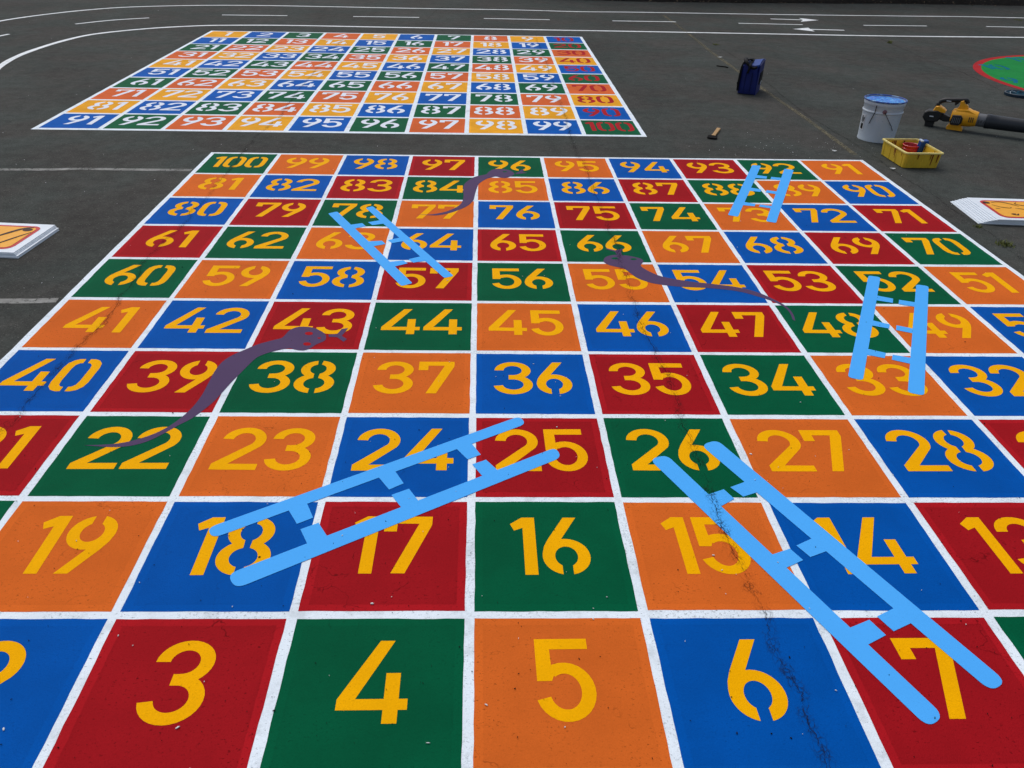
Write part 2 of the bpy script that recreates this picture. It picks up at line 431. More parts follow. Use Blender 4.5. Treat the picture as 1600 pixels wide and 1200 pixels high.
# ---------------------------------------------------------------- ladders
def round_quad(q, r):
    out = []
    for i in range(4):
        p, a, b = q[i], q[i-1], q[(i+1) % 4]
        da, db = (a-p), (b-p); ra = min(r, da.length*.45); rb = min(r, db.length*.45)
        s_, e_ = p+da.normalized()*ra, p+db.normalized()*rb
        for k in range(7):
            t = k/6; out.append((s_*(1-t)**2+p*2*t*(1-t)+e_*t*t))
    return out
def ladder(label, zf, rails, stubs, rr):
    P = [round_quad([zf(*c) for c in r_], rr) for r_ in rails]
    allp = []
    for st in stubs:
        b1, t1, t2, b2 = [zf(*c) for c in st]
        b1, b2 = b1+(b1-t1)*.25, b2+(b2-t2)*.25
        allp.append([b1, t1, t2, b2])
    t = flat('painted_ladder', [[(p.x, p.y) for p in q] for q in P+allp], .0023, M['ladder'])
    tag(t, label, 'painted ladder', 'light blue ladders painted on the game board')
ladder('light blue ladder painted across squares 18, 17, 24 and 25', zoom(310, 640, .3625),
 [[(38,513),(1385,30),(1412,64),(62,557)], [(125,712),(1540,165),(1565,208),(160,775)]],
 [[(390,437),(425,495),(495,468),(468,405)],[(780,297),(822,347),(885,320),(850,270)],[(1115,173),(1160,217),(1217,196),(1175,145)],
  [(470,582),(440,518),(518,490),(555,548)],[(875,425),(832,370),(908,343),(948,395)],[(1225,290),(1180,238),(1240,218),(1288,262)]], .03)
ladder('largest light blue ladder, painted from square 26 past 15 and 14 down to 7', zoom(1010, 670, .4),
 [[(12,121),(78,103),(1162,1124),(1100,1170)], [(213,65),(275,45),(1405,990),(1345,1028)]],
 [[(230,262),(302,238),(343,275),(290,305)],[(485,495),(560,470),(612,515),(545,545)],[(792,780),(870,748),(935,808),(865,845)],
  [(390,207),(327,230),(378,267),(438,248)],[(650,428),(585,458),(640,503),(708,478)],[(965,703),(900,735),(965,793),(1035,760)]], .03)
ladder('light blue ladder painted from square 78 through 63 and 64 to 57', zoom(500, 310, .1375),
 [[(92,175),(195,152),(1052,968),(925,1000)], [(520,112),(600,92),(1518,885),(1410,908)]],
 [[(355,302),(480,285),(520,318),(405,345)],[(555,492),(705,485),(745,522),(620,545)],[(800,725),(945,708),(998,742),(860,775)],
  [(660,255),(545,275),(595,308),(715,292)],[(885,455),(770,478),(820,512),(945,490)],[(1135,665),(1005,695),(1060,735),(1200,712)]], .012)
ladder('light blue ladder painted from square 92 over 88 and 89 to 73', zoom(1120, 240, .1),
 [[(555,182),(690,195),(330,990),(172,965)], [(1055,240),(1200,260),(925,1088),(770,1062)]],
 [[(620,340),(785,362),(775,398),(598,385)],[(530,535),(695,565),(680,603),(500,585)],[(425,760),(605,790),(590,828),(405,810)],
  [(1015,385),(850,368),(835,403),(1000,420)],[(955,598),(780,575),(762,612),(935,640)],[(865,825),(680,800),(655,832),(850,862)]], .012)
ladder('light blue ladder painted from square 52 over 48 and 49 to 33', zoom(1300, 420, .17493),
 [[(325,62),(432,78),(275,1000),(140,972)], [(750,142),(862,158),(822,1137),(675,1107)]],
 [[(405,243),(545,270),(542,308),(395,285)],[(375,467),(515,500),(508,537),(358,510)],[(325,720),(480,755),(470,803),(308,770)],
  [(745,303),(598,280),(593,318),(740,343)],[(735,540),(575,508),(570,550),(722,580)],[(710,800),(540,770),(533,815),(700,853)]], .02)

# ---------------------------------------------------------------- snakes
def snake(label, zf, body, tongue, eyes, eyemat):
    pb = [zf(*c) for c in body]
    pb = smooth_line(pb, 3)[:-1]
    o = flat('painted_snake', [[(p.x, p.y) for p in pb]], .0018, M['snake'])
    tag(o, label, 'painted snake', 'purple snakes painted on the game board')
    flat('tongue', [[(zf(*c).x, zf(*c).y) for c in tongue]], .0018, M['snake'], o)
    for (a, b, ra, rb) in eyes:
        e = [zf(a+ra*math.cos(k*math.pi/6), b+rb*math.sin(k*math.pi/6)) for k in range(12)]
        flat('eye', [[(p.x, p.y) for p in e]], .0021, M[eyemat], o)
snake('largest dusky purple snake, head in square 43 and tail in 22', zoom(120, 480, .2875),
 [(35,752),(120,750),(230,742),(330,720),(420,690),(500,650),(570,600),(630,545),(680,480),(715,415),(750,350),(790,300),(850,260),(920,230),(980,205),(1050,185),(1110,170),(1130,155),(1160,125),(1210,108),(1280,112),(1320,128),(1350,148),(1355,168),(1345,185),(1300,205),(1270,225),(1230,237),(1185,232),(1160,225),(1110,232),(1040,250),(980,275),(930,320),(880,370),(840,410),(800,455),(750,510),(690,560),(620,610),(560,640),(480,685),(400,725),(320,750),(230,762),(120,760)],
 [(1368,150),(1415,148),(1440,120),(1475,115),(1460,135),(1440,158),(1468,175),(1450,190),(1415,165),(1370,163)],
 [(1262,145,22,9),(1252,202,22,9),(1318,170,10,4)], 'red')
snake('short dusky purple snake, head in square 96 and tail in 77', zoom(640, 250, .125),
 [(80,683),(250,685),(380,665),(480,640),(560,605),(620,570),(660,520),(675,450),(670,380),(680,310),(740,255),(810,215),(890,195),(960,180),(990,150),(1040,122),(1110,112),(1200,120),(1260,135),(1300,160),(1310,180),(1270,205),(1200,228),(1130,222),(1080,208),(1020,222),(960,240),(900,275),(860,310),(835,370),(815,440),(800,500),(760,550),(700,590),(620,625),(540,655),(440,680),(340,695),(240,692)],
 [(1325,165),(1370,150),(1400,120),(1435,125),(1410,150),(1470,165),(1400,172),(1330,180)], [(1190,150,28,7)], 'green')
snake('dusky purple snake stretched from square 66 across 54 to its tail in 48', zoom(930, 370, .20625),
 [(1515,640),(1500,590),(1460,540),(1400,500),(1330,465),(1250,430),(1150,400),(1050,380),(950,367),(850,355),(750,345),(650,330),(560,315),(480,295),(400,260),(345,222),(365,190),(350,170),(320,160),(250,145),(190,140),(130,140),(80,155),(62,185),(90,210),(150,228),(210,240),(250,265),(310,310),(370,335),(440,355),(540,370),(640,380),(740,385),(850,390),(950,398),(1050,410),(1150,430),(1250,460),(1330,485),(1400,515),(1450,550),(1480,590),(1500,645)],
 [(162,137),(150,115),(80,95),(85,88),(150,105),(190,95),(215,90),(195,115),(203,137)], [(148,166,26,8),(290,172,24,7)], 'green')

# ---------------------------------------------------------------- cracks
def crack(name, px, w0, zc, branch=True, mat='crack', core=.003):
    base = [at(*p) for p in px]
    pts = smooth_line(base, 5)
    jag = []
    for i, p in enumerate(pts):
        d = (pts[min(i+1, len(pts)-1)]-pts[max(i-1, 0)]).normalized(); nn = Vector((-d.y, d.x, 0))
        jag.append(p+nn*(noise.noise(p*9)*.02+(R.random()-.5)*.008))
    d2 = []
    for i in range(len(jag)-1):
        for k in range(3):
            p = jag[i].lerp(jag[i+1], k/3); d2.append(p+Vector(((R.random()-.5)*.006, (R.random()-.5)*.006, 0)))
    vs, fs = ribbon(jag, w0, zc)
    uv = [(0, 0) if i % 2 == 0 else (1, 0) for i in range(len(vs))]
    o = mk(name, vs, fs, M[mat], uv=uv); o['kind'] = 'structure'
    # the open core of the crack, broken and of uneven width
    V, Fc = [], []
    for off, cr in ((0, core), (.010, core*.45), (-.012, core*.35)):
        seg = []
        for i, p in enumerate(d2):
            g = noise.noise(Vector((i*.13, off*300, 3.1)))
            d = (d2[min(i+1, len(d2)-1)]-d2[max(i-1, 0)]).normalized(); nn = Vector((-d.y, d.x, 0))
            if g < (-.42 if off == 0 else .02):
                if len(seg) > 3:
                    n = len(seg)
                    a, b = ribbon([s_[0] for s_ in seg], lambda t, n=n, cr=cr, seg=seg: cr*(.25+.75*math.sin(math.pi*min(max(t, .02), .98)))*(seg[min(int(t*n), n-1)][1]), zc+.0004+abs(off)*.02)
                    k = len(V); V += a; Fc += [tuple(k+q for q in f) for f in b]
                seg = []
            else:
                seg.append((p+nn*(off*(1+noise.noise(p*40)*1.5)), .6+.8*R.random()))
    if V: 
        o2 = mk('crack', V, Fc, M['crackline']); o2['kind'] = 'structure'
z5 = lambda L: [(500+.375*a, 200+.375*b) for a, b in L]
c1 = [(838,60),(851,94),(870,150),(877,163),(884,185),(891,209)] + z5([(1075,120),(1100,140),(1115,190),(1140,260),(1160,300),(1190,370),(1200,425),(1240,490),(1250,560),(1275,610),(1295,680),(1310,730),(1330,800),(1360,860),(1385,930)]) \
   + [(1000+.375*a, 550+.375*b) for a, b in [(110,90),(140,180),(165,255),(185,310),(230,420),(265,500),(295,590),(330,660),(350,740),(390,810)]] \
   + [(1000+.375*a, 850+.375*b) for a, b in [(430,110),(475,210),(515,300),(560,400),(600,500),(650,600),(690,700),(740,810),(780,960),(800,1060)]]
crack('crack', c1, .055, .0027, core=.0034)
c2 = [(537,61),(528,70),(506,95),(487,118),(465,142),(439,180),(412,204),(390,225)] + [(.375*a, 200+.375*b) for a, b in [(1010,110),(950,185),(915,220),(870,285),(800,350),(770,400),(710,450),(650,510),(610,550),(570,620),(510,700),(460,770),(410,830),(340,900),(315,925),(240,1010)]] + [(58,612),(28,650),(12,668),(-40,705)]
crack('crack', c2, .045, .0027, core=.0034)
c3 = [(1067,49),(1112,68),(1150,90),(1210,139),(1262,180),(1311,210),(1360,240),(1412,278),(1450,300),(1506,339),(1544,361),(1570,384),(1620,425)]
crack('crack', c3, .035, .0012, core=.003)
crack('crack', [(1370,57),(1391,68),(1420,80),(1450,95),(1490,108),(1530,125),(1560,140),(1600,160)], .035, .0012, core=.004)
crack('crack', [(710,5),(690,12),(680,18),(672,26),(655,42)], .02, .0042, core=.004)

# ---------------------------------------------------------------- cycle track and worn lines
def line(name, px, wd, mat, z=.0012, sm=6):
    pts = smooth_line([at(*p) for p in px], sm)
    pts = [p+Vector((0, 0, 0)) for p in pts]
    vs, fs = ribbon(pts, lambda t: wd*(1+.05*math.sin(t*91)), z)
    return mk(name, vs, fs, mat)
TW = .056
line('track_line', [(-120,62),(-60,46),(0,33),(60,24),(130,16.2),(200,11.2),(300,8.6),(400,8.6),(520,10.6),(640,13),(800,15.5),(905,18.3),(1000,19.2),(1200,22.5),(1400,25),(1500,26),(1600,28),(1750,31)], TW, M['track'])['kind'] = 'structure'
line('track_line', [(-40,140),(-20,121),(0,104),(20,91.5),(50,79),(100,63.5),(150,53),(230,44.8),(300,40.8),(350,39.6),(450,39.8),(600,42.5),(800,46),(1000,49.3),(1200,53),(1400,56.5),(1600,58.5),(1750,61)], TW*1.15, M['track'])['kind'] = 'structure'
dashes = [([(-50,67),(-20,60.5),(14,53.3)], 'short end of a white lane dash at the left edge of the photo'),
 ([(118,37.6),(175,31.6),(233,28)], 'slanting white lane dash on the bend of the track, left of the hundred square'),
 ([(347,23.4),(449,24.5)], 'white lane dash of the track above numbers 2 and 3 of the hundred square'),
 ([(552,25.8),(655,27.3)], 'white lane dash of the track above numbers 5 and 6 of the hundred square'),
 ([(756,28.9),(859,30.9)], 'white lane dash of the track above numbers 8 and 9 of the hundred square'),
 ([(957,32.6),(1056,34.2)], 'white lane dash off the right corner of the hundred square, under the worn yellow line'),
 ([(1154,36.4),(1254,38.6)], 'white lane dash running between the two white arrows'),
 ([(1349,39.6),(1448,40.6)], 'white lane dash right of the two arrows, above the paint pail'),
 ([(1541,41.5),(1600,42.7),(1650,43.6)], 'white lane dash cut by the right edge of the photo')]
for px, lb in dashes:
    tag(line('lane_dash', px, TW*.8, M['track'], .0012, 4), lb, 'lane marking', 'white dashes along the middle of the track')
def arrow(tail, neck, b1, tip, b2, lb):
    a, n_, t = at(*tail), at(*neck), at(*tip)
    d = (t-a).normalized(); nn = Vector((-d.y, d.x, 0))*TW*.5
    e = n_+d*.04
    polys = [[a+nn, e+nn, e-nn, a-nn], [at(*b1), t, at(*b2), n_+d*.03]]
    tag(flat('painted_arrow', [[(p.x, p.y) for p in q] for q in polys], .0012, M['track']), lb, 'painted arrow', 'white arrows painted on the track')
arrow((1204,29.6), (1252,31), (1248,28.2), (1279,31.6), (1251,34), 'white arrow on the far lane of the track pointing right')
arrow((1319,47.3), (1270,46), (1263,43.4), (1239,45.4), (1273,49.2), 'white arrow on the near lane of the track pointing left')
line('worn_line', [(-80,265.5),(0,265),(72,265),(130,264),(200,265),(299,266)], .045, M['oldwhite'], .0010)['kind'] = 'structure'
line('worn_line', [(-80,471),(0,470.5),(50,470.5),(90,469)], .048, M['oldwhite'], .0010)['kind'] = 'structure'
line('worn_line', [(1037,24),(1075,52),(1110,80),(1150,109),(1202,146),(1262,187),(1336,242)], .044, M['oldyellow'], .0010)['kind'] = 'structure'

# ---------------------------------------------------------------- painted clock
def circ3(a, b, c):
    ax, ay, bx, by, cx_, cy_ = a.x, a.y, b.x, b.y, c.x, c.y
    d = 2*(ax*(by-cy_)+bx*(cy_-ay)+cx_*(ay-by))
    ux = ((ax*ax+ay*ay)*(by-cy_)+(bx*bx+by*by)*(cy_-ay)+(cx_*cx_+cy_*cy_)*(ay-by))/d
    uy = ((ax*ax+ay*ay)*(cx_-bx)+(bx*bx+by*by)*(ax-cx_)+(cx_*cx_+cy_*cy_)*(bx-ax))/d
    return Vector((ux, uy, 0)), math.hypot(ax-ux, ay-uy)
cc, cr = circ3(at(1520, 104), at(1600, 86), at(1600, 141.6))
print('clock', cc, cr)
ck = tag(empty('painted_clock', cc), 'round green clock face with red rim and blue numbers painted on the tarmac', 'painted clock')
def circle(c, r, n=96): return [(c.x+r*math.cos(2*math.pi*k/n), c.y+r*math.sin(2*math.pi*k/n)) for k in range(n)]
flat('rim', [circle(cc, cr)], .0012, M['clockred'], ck)
flat('face', [circle(cc, cr-.085)], .0018, M['clockgreen'], ck)
v9 = at(1576, 125.5)-cc; a9 = math.atan2(v9.y, v9.x)-math.pi
for k in range(12):
    ang = a9+math.pi/2-k*math.pi/6
    c = cc+Vector((math.cos(ang), math.sin(ang), 0))*(v9.length*.985)
    v2, f2 = number_shape(str(12 if k == 0 else k)); sc2 = .56
    ca, sa = math.cos(a9), math.sin(a9)
    vs = [Vector((c.x+ca*p[0]*sc2-sa*(.255-p[1])*sc2, c.y+sa*p[0]*sc2+ca*(.255-p[1])*sc2, .0024)) for p in v2]
    mk('number', vs, up_faces(vs, f2), M['clockblue'], ck)

# ---------------------------------------------------------------- stacks of stencil sheets
M['sheet'] = plain('white_plastic_sheet', srgb(222, 230, 238), .45, .4, var=.03, dirt=srgb(185, 190, 195), dirt_at=(.62, .8))
M['panel'] = plain('orange_print', srgb(238, 165, 18), .5, .3, var=.05)
M['panelred'] = plain('red_print', srgb(190, 30, 30), .5, .3)
M['ink'] = plain('dark_brown_print', srgb(60, 30, 8), .6, .2)
def sheet(o_, ex, ey, W, D, z, th, label, grp, rotj=0., extra=None):
    ex = ex.normalized(); ey = ey.normalized()
    c_, s_ = math.cos(rotj), math.sin(rotj)
    ex, ey = ex*c_+ey*s_, ey*c_-ex*s_
    Mx = Matrix(((ex.x, ey.x, 0, o_.x), (ex.y, ey.y, 0, o_.y), (0, 0, 1, z), (0, 0, 0, 1)))
    mb = MB(Mx); mb.rbox(0, W, 0, D, 0, th, .0012)
    t = tag(mb.build('plastic_sheet', M['sheet']), label, 'plastic sheet', grp)
    return t, Mx
def rrect(x0, x1, y0, y1, r):
    out = []
    for cx_, cy_, a in ((x1-r, y1-r, 0), (x0+r, y1-r, 90), (x0+r, y0+r, 180), (x1-r, y0+r, 270)):
        for k in range(6):
            t = math.radians(a+k*18); out.append((cx_+r*math.cos(t), cy_+r*math.sin(t)))
    return out
def printed(t, Mx, z, x0, x1, y0, y1, strokes, blobs):
    z += .0008
    def fl(name, polys, zz, mat, par):
        vs, fs = cdt(polys); vs = [Mx@Vector((v[0], v[1], zz)) for v in vs]
        return mk(name, vs, up_faces(vs, fs), mat, par)
    bd = fl('printed_border', [rrect(x0, x1, y0, y1, .05)], z, M['panelred'], t)
    fl('printed_panel', [rrect(x0+.019, x1-.019, y0+.019, y1-.019, .035)], z+.001, M['panel'], t)
    polys = []
    for st, wd in strokes:
        pts = smooth_line([Vector((x0+(x1-x0)*a, y0+(y1-y0)*b, 0)) for a, b in st], 6)
        vs, fs = ribbon(pts, lambda q, wd=wd: wd*(.3+.7*math.sin(math.pi*min(max(q, .03), .97))))
        polys.append([(v.x, v.y) for v in vs[::2]]+[(v.x, v.y) for v in vs[1::2]][::-1])
    for a, b, ra, rb in blobs:
        polys.append([(x0+(x1-x0)*a+ra*math.cos(k*.5236), y0+(y1-y0)*b+rb*math.sin(k*.5236)) for k in range(12)])
    fl('printed_drawing', polys, z+.002, M['ink'], t)
# right stack: corner = front left, x to the right, y away
fl_b, bl_b = at(1528, 350), at(1484, 315.5)
ey = (bl_b-fl_b); D = ey.length; ex = Vector((ey.y, -ey.x, 0))
fr = at(1600, 351)-fl_b
print('right sheet depth', D, 'angle between', math.degrees(ey.angle(fr)))
nR = 8; th = .0042
W_ = D*1.30
fl_t = at(1559, 342.5, nR*.0047); bl_t = at(1512, 309.4, nR*.0047)
ordn = ['bottom', 'second from the bottom', 'third from the bottom', 'fourth from the bottom', 'fourth from the top', 'third from the top', 'second from the top', 'topmost']
for k in range(nR):
    u = k/(nR-1)
    o_ = fl_b.lerp(fl_t, u)+Vector(((R.random()-.5)*.008, (R.random()-.5)*.006, 0)); o_.z = 0
    e_ = (bl_b-fl_b).lerp(bl_t-fl_t, u); e_.z = 0
    x_ = fr.copy(); x_.z = 0
    # keep the sheet square: x axis at right angles to its left edge
    x_ = Vector((e_.y, -e_.x, 0))
    t, Mx = sheet(o_, x_, e_, W_, D, k*.0047, th, ('topmost white sheet with an orange printed panel, in the fanned stack right of the board' if k == nR-1 else
        'white plastic sheet, %s in the fanned stack right of the board' % ordn[k]), 'fanned sheets right of the board', (R.random()-.5)*.008)
    if k == nR-1:
        printed(t, Mx, th, .042, W_-.05, .03, D-.045, [([(.16,.86),(.3,.9),(.42,.8),(.5,.66)], .012), ([(.12,.72),(.2,.6),(.32,.55),(.36,.6)], .009), ([(.55,.9),(.5,.8),(.6,.72),(.75,.78),(.85,.6)], .010),
          ([(.4,.55),(.5,.5),(.62,.38),(.7,.2)], .010), ([(.1,.52),(.16,.5)], .008), ([(.2,.2),(.28,.16),(.32,.24)], .012), ([(.75,.4),(.85,.3),(.8,.15)], .010)], [(.08,.84,.022,.020),(.25,.22,.014,.008)])
# left stack
zt = 6*.0047
fr_t, br_t = at(21, 394.5, zt), at(86, 351, zt)
ey = br_t-fr_t; D = ey.length
ordl = ['bottom', 'second from the bottom', 'third from the bottom', 'third from the top', 'second from the top', 'topmost']
xl = at(-60, 392.8, zt)-fr_t
print('left depth', D, math.degrees(ey.angle(xl)))
WLs = D*1.3
for k in range(6):
    e_ = ey.copy(); e_.z = 0; x_ = Vector((e_.y, -e_.x, 0)).normalized()
    off = [.022, .016, .019, .008, .004, 0][k]
    o_ = fr_t-x_*(WLs-off)+Vector(((R.random()-.5)*.004, (R.random()-.5)*.006-.002*(5-k), 0)); o_.z = 0
    t, Mx = sheet(o_, x_, e_, WLs, D, k*.0047, th, ('topmost white sheet with an orange printed panel, in the stack left of the board' if k == 5 else
        'white plastic sheet, %s in the stack left of the board' % ordl[k]), 'stacked sheets left of the board', (R.random()-.5)*.006)
    if k == 5:
        printed(t, Mx, th, .05, WLs-.040, .035, D-.035, [([(.55,.35),(.66,.62),(.78,.86),(.9,.93)], .022), ([(.62,.12),(.75,.22),(.86,.5),(.95,.72)], .014), ([(.2,.4),(.3,.6),(.45,.7)], .016), ([(.2,.2),(.4,.12),(.62,.12)], .01)], [(.86,.82,.026,.020)])

# ---------------------------------------------------------------- paint pail
M['pail'] = plain('white_enamelled_steel', srgb(176, 186, 196), .38, .5, var=.04, sc_=8, dirt=srgb(120, 128, 135), dirt_at=(.66, .8))
M['rimblue'] = plain('blue_smeared_rim', srgb(120, 150, 180), .4, .5, sc_=14, dirt=srgb(0, 60, 140), dirt_at=(.42, .52))
t_ = NT('wet_blue_paint'); tc_ = t_.n('ShaderNodeTexCoord').outputs['Object']
t_.bump(t_.noise(12, 4, .6, tc_, 1.5), .5, .03)
M['bluepaint'] = t_.fin(t_.mix(t_.ramp(t_.noise(11, 4, .6, tc_, 2), .40, .62), srgb(0, 100, 205), srgb(70, 165, 235)), .25, .5)
M['black'] = plain('black_plastic', srgb(22, 22, 24), .45, .4)
M['wire'] = plain('dark_wire', srgb(40, 42, 46), .4, .5, .8)
M['label'] = plain('paper_label', srgb(196, 200, 205), .6, .2)
PR = .148
pc = at(1367.5, 216.5)
PH = .315
pl = tag(empty('paint_pail', pc), 'white metal paint pail smeared with bright blue paint at the top, behind the yellow tray', 'paint pail')
Mp = Matrix.Translation(pc)
def rr_(z): return PR*.915+(z/PH)*PR*.085
b = MB(Mp); b.lathe([(0, .006), (PR*.86, .006), (PR*.9, 0), (rr_(0)+.002, .0), (rr_(0)+.002, .010), (rr_(.01), .014), (rr_(.1), .1), (rr_(.21), .21), (rr_(.215)+.006, .2155), (rr_(.222)+.006, .222), (rr_(.228), .229),
   (rr_(.262), .262), (rr_(.27)+.004, .268), (rr_(.29)+.006, .285), (rr_(.3)+.002, .292), (rr_(.3), .298), (rr_(.3)-.004, .298), (rr_(.25)-.004, .25)], 56)
b.build('body', M['pail'], pl, smooth=True)
b = MB(Mp); rp = []
for k in range(9):
    a = k*math.pi/4; rp.append((rr_(.3)+.005+.006*math.cos(a), .302+.006*math.sin(a)))
b.lathe(rp, 56); b.build('rim', M['rimblue'], pl, smooth=True)
vs = [(0, 0, .292)]; fs = []; NR, NA = 10, 48
for i in range(1, NR+1):
    for k in range(NA):
        a = 2*math.pi*k/NA; r = rr_(.29)*i/NR
        h = .292+noise.noise(Vector((math.cos(a)*r*26, math.sin(a)*r*26, 1)))*.011*(1 if i < NR else .2)+.006*(1-abs(i/NR-.55)*2)
        vs.append((math.cos(a)*r, math.sin(a)*r, h))
for k in range(NA): fs.append((0, 1+k, 1+(k+1) % NA))
for i in range(NR-1):
    for k in range(NA):
        a_, b_ = 1+i*NA+k, 1+i*NA+(k+1) % NA; fs.append((a_, a_+NA, b_+NA, b_))
b = MB(Mp); b.add(vs, fs); b.build('blue_paint', M['bluepaint'], pl, smooth=True)
vc = math.atan2(cam_pos.y-pc.y, cam_pos.x-pc.x)
def pol(a, r, z): return (r*math.cos(vc+a), r*math.sin(vc+a), z)
b = MB(Mp)
ear = pol(.12, rr_(.235)+.004, .235)
for q in (1,):
    n_ = Vector(pol(.12, 1, 0)); n_.z = 0; side = Vector((-n_.y, n_.x, 0)); upv = Vector((0, 0, 1)); e0 = Vector(ear)
    b.loft([[e0+n_*h+(side*math.cos(k*.5236)+upv*math.sin(k*.5236))*r for k in range(12)] for h, r in ((-.004, .016), (.003, .016), (.006, .010))])
b.build('handle_ear', plain('rusty_rose_ear', srgb(120, 88, 96), .5, .4), pl, smooth=True)
b = MB(Mp); e0 = Vector(ear)+Vector(pol(.12, .008, 0))
b.tube([e0, Vector(pol(.32, rr_(.19)+.012, .190)), Vector(pol(.62, rr_(.12)+.010, .135)), Vector(pol(.80, rr_(.09)+.008, .098))], .0022)
b.tube([Vector(pol(-.33, rr_(.27)+.007, .275)), Vector(pol(-.34, rr_(.25)+.006, .225)), Vector(pol(-.44, rr_(.19)+.006, .175)), Vector(pol(-.52, rr_(.15)+.006, .135))], .0028)
b.build('handle', M['wire'], pl)
def patch(a0, a1, z0, z1, off, n=8):
    v = []; f = []
    for i in range(n+1):
        for z in (z0, z1): v.append(pol(a0+(a1-a0)*i/n, rr_(z)+off, z))
    for i in range(n): f.append((2*i, 2*i+2, 2*i+3, 2*i+1))
    return v, f
b = MB(Mp); b.add(*patch(-1.22, -.86, .07, .19, .0012)); lb_ = b.build('paper_label', M['label'], pl)
b = MB(Mp)
for k, (a0, a1, z0, z1) in enumerate([(-1.16,-.94,.080,.122),(-1.17,-1.12,.135,.175),(-1.08,-1.03,.130,.182),(-1.00,-.95,.14,.168),(-.93,-.90,.13,.175)]): b.add(*patch(a0, a1, z0, z1, .0022, 3))
b.build('lettering', M['black'], lb_)
b = MB(Mp)
for k in range(26):
    a = R.uniform(-1.5, 1.5); z = R.uniform(.16, .29) if k < 18 else R.uniform(.03, .29); s_ = R.uniform(.012, .026)
    b.add(*patch(a, a+s_, z, z+s_*.13, .0016+rr_(0)*0, 2))
b.build('paint_drips', plain('blue_drips', srgb(30, 70, 130), .4, .4), pl)

# ---------------------------------------------------------------- yellow tray with its contents
M['tray'] = plain('stained_yellow_plastic', srgb(206, 172, 44), .5, .4, var=.10, sc_=9, dirt=srgb(150, 70, 24), dirt_at=(.64, .78))
M['trayrim'] = plain('pale_yellow_rim', srgb(216, 200, 120), .5, .4, sc_=30, dirt=srgb(110, 30, 24), dirt_at=(.6, .66))
M['stain'] = plain('dark_red_drip', srgb(110, 26, 22), .5, .3)
ZR = .115
bq = [at(1379.5, 242.5), at(1405.8, 263), at(1460.6, 263.6)]; bq.append(bq[2]+(bq[0]-bq[1]))
rq = [at(1381.8, 215.8, ZR), at(1412.2, 238.8, ZR), at(1472.5, 239.3, ZR)]; rq.append(rq[2]+(rq[0]-rq[1]))
for q, nm in ((bq, 'tray bottom'), (rq, 'rim')): print(nm, [tuple(round(x, 3) for x in p) for p in q])
cb = (bq[0]+bq[2])/2
exb = ((bq[2]-bq[1]).normalized()+(rq[2]-rq[1]).normalized()).normalized(); eyb = Vector((-exb.y, exb.x, 0))
LX = (rq[2]-rq[1]).length; LY = (rq[0]-rq[1]).length
print('tray', LX, LY, (bq[2]-bq[1]).length, (bq[0]-bq[1]).length)
cr_ = (rq[0]+rq[2])/2; cr_.z = 0
Mt = Matrix(((exb.x, eyb.x, 0, cr_.x), (exb.y, eyb.y, 0, cr_.y), (0, 0, 1, 0), (0, 0, 0, 1)))
tr = tag(empty('plastic_tray', cr_), 'stained yellow plastic tray holding red cups, standing beside the paint pail', 'tray')
def trect(hx, hy, z, r=.018):
    out = []
    for sx, sy, a in ((1, 1, 0), (-1, 1, 90), (-1, -1, 180), (1, -1, 270)):
        for k in range(5):
            t = math.radians(a+k*22.5); out.append((sx*(hx-r)+r*math.cos(t), sy*(hy-r)+r*math.sin(t), z))
    return out
hx, hy = LX/2, LY/2
k0 = .91
b = MB(Mt); b.loft([trect(hx*k0-.01, hy*k0-.01, 0), trect(hx*k0, hy*k0, .005), trect(hx-.008, hy-.008, ZR-.008), trect(hx-.012, hy-.012, ZR-.006), trect(hx*k0-.006, hy*k0-.006, .010)])
b.build('tub', M['tray'], tr)
b = MB(Mt); b.loft([trect(hx-.008, hy-.008, ZR-.012), trect(hx, hy, ZR-.010), trect(hx, hy, ZR-.002), trect(hx-.004, hy-.004, ZR), trect(hx-.012, hy-.012, ZR), trect(hx-.013, hy-.013, ZR-.010)], cap=False)
b.build('rim', M['trayrim'], tr)
b = MB(Mt)
for k in range(5):                          # shallow upright ribs on the long sides
    for sy in (-1, 1):
        x = -hx*.8+k*hx*.4
        y0, y1 = sy*hy*k0, sy*(hy-.009)
        b.add([(x-.007, y0+sy*.0004, .01), (x+.007, y0+sy*.0004, .01), (x+.007, y1+sy*.001, ZR-.013), (x-.007, y1+sy*.001, ZR-.013), (x-.004, y0+sy*.004, .01), (x+.004, y0+sy*.004, .01), (x+.004, y1+sy*.003, ZR-.013), (x-.004, y1+sy*.003, ZR-.013)],
              [(0, 4, 7, 3), (4, 5, 6, 7), (5, 1, 2, 6)])
for k in range(4):
    for sx in (-1, 1):
        y = -hy*.72+k*hy*.48; x0, x1 = sx*hx*k0, sx*(hx-.009)
        b.add([(x0+sx*.0004, y-.007, .01), (x0+sx*.0004, y+.007, .01), (x1+sx*.001, y+.007, ZR-.013), (x1+sx*.001, y-.007, ZR-.013), (x0+sx*.004, y-.004, .01), (x0+sx*.004, y+.004, .01), (x1+sx*.003, y+.004, ZR-.013), (x1+sx*.003, y-.004, ZR-.013)],
              [(0, 4, 7, 3), (4, 5, 6, 7), (5, 1, 2, 6)])
b.build('ribs', M['tray'], tr)
b = MB(Mt)
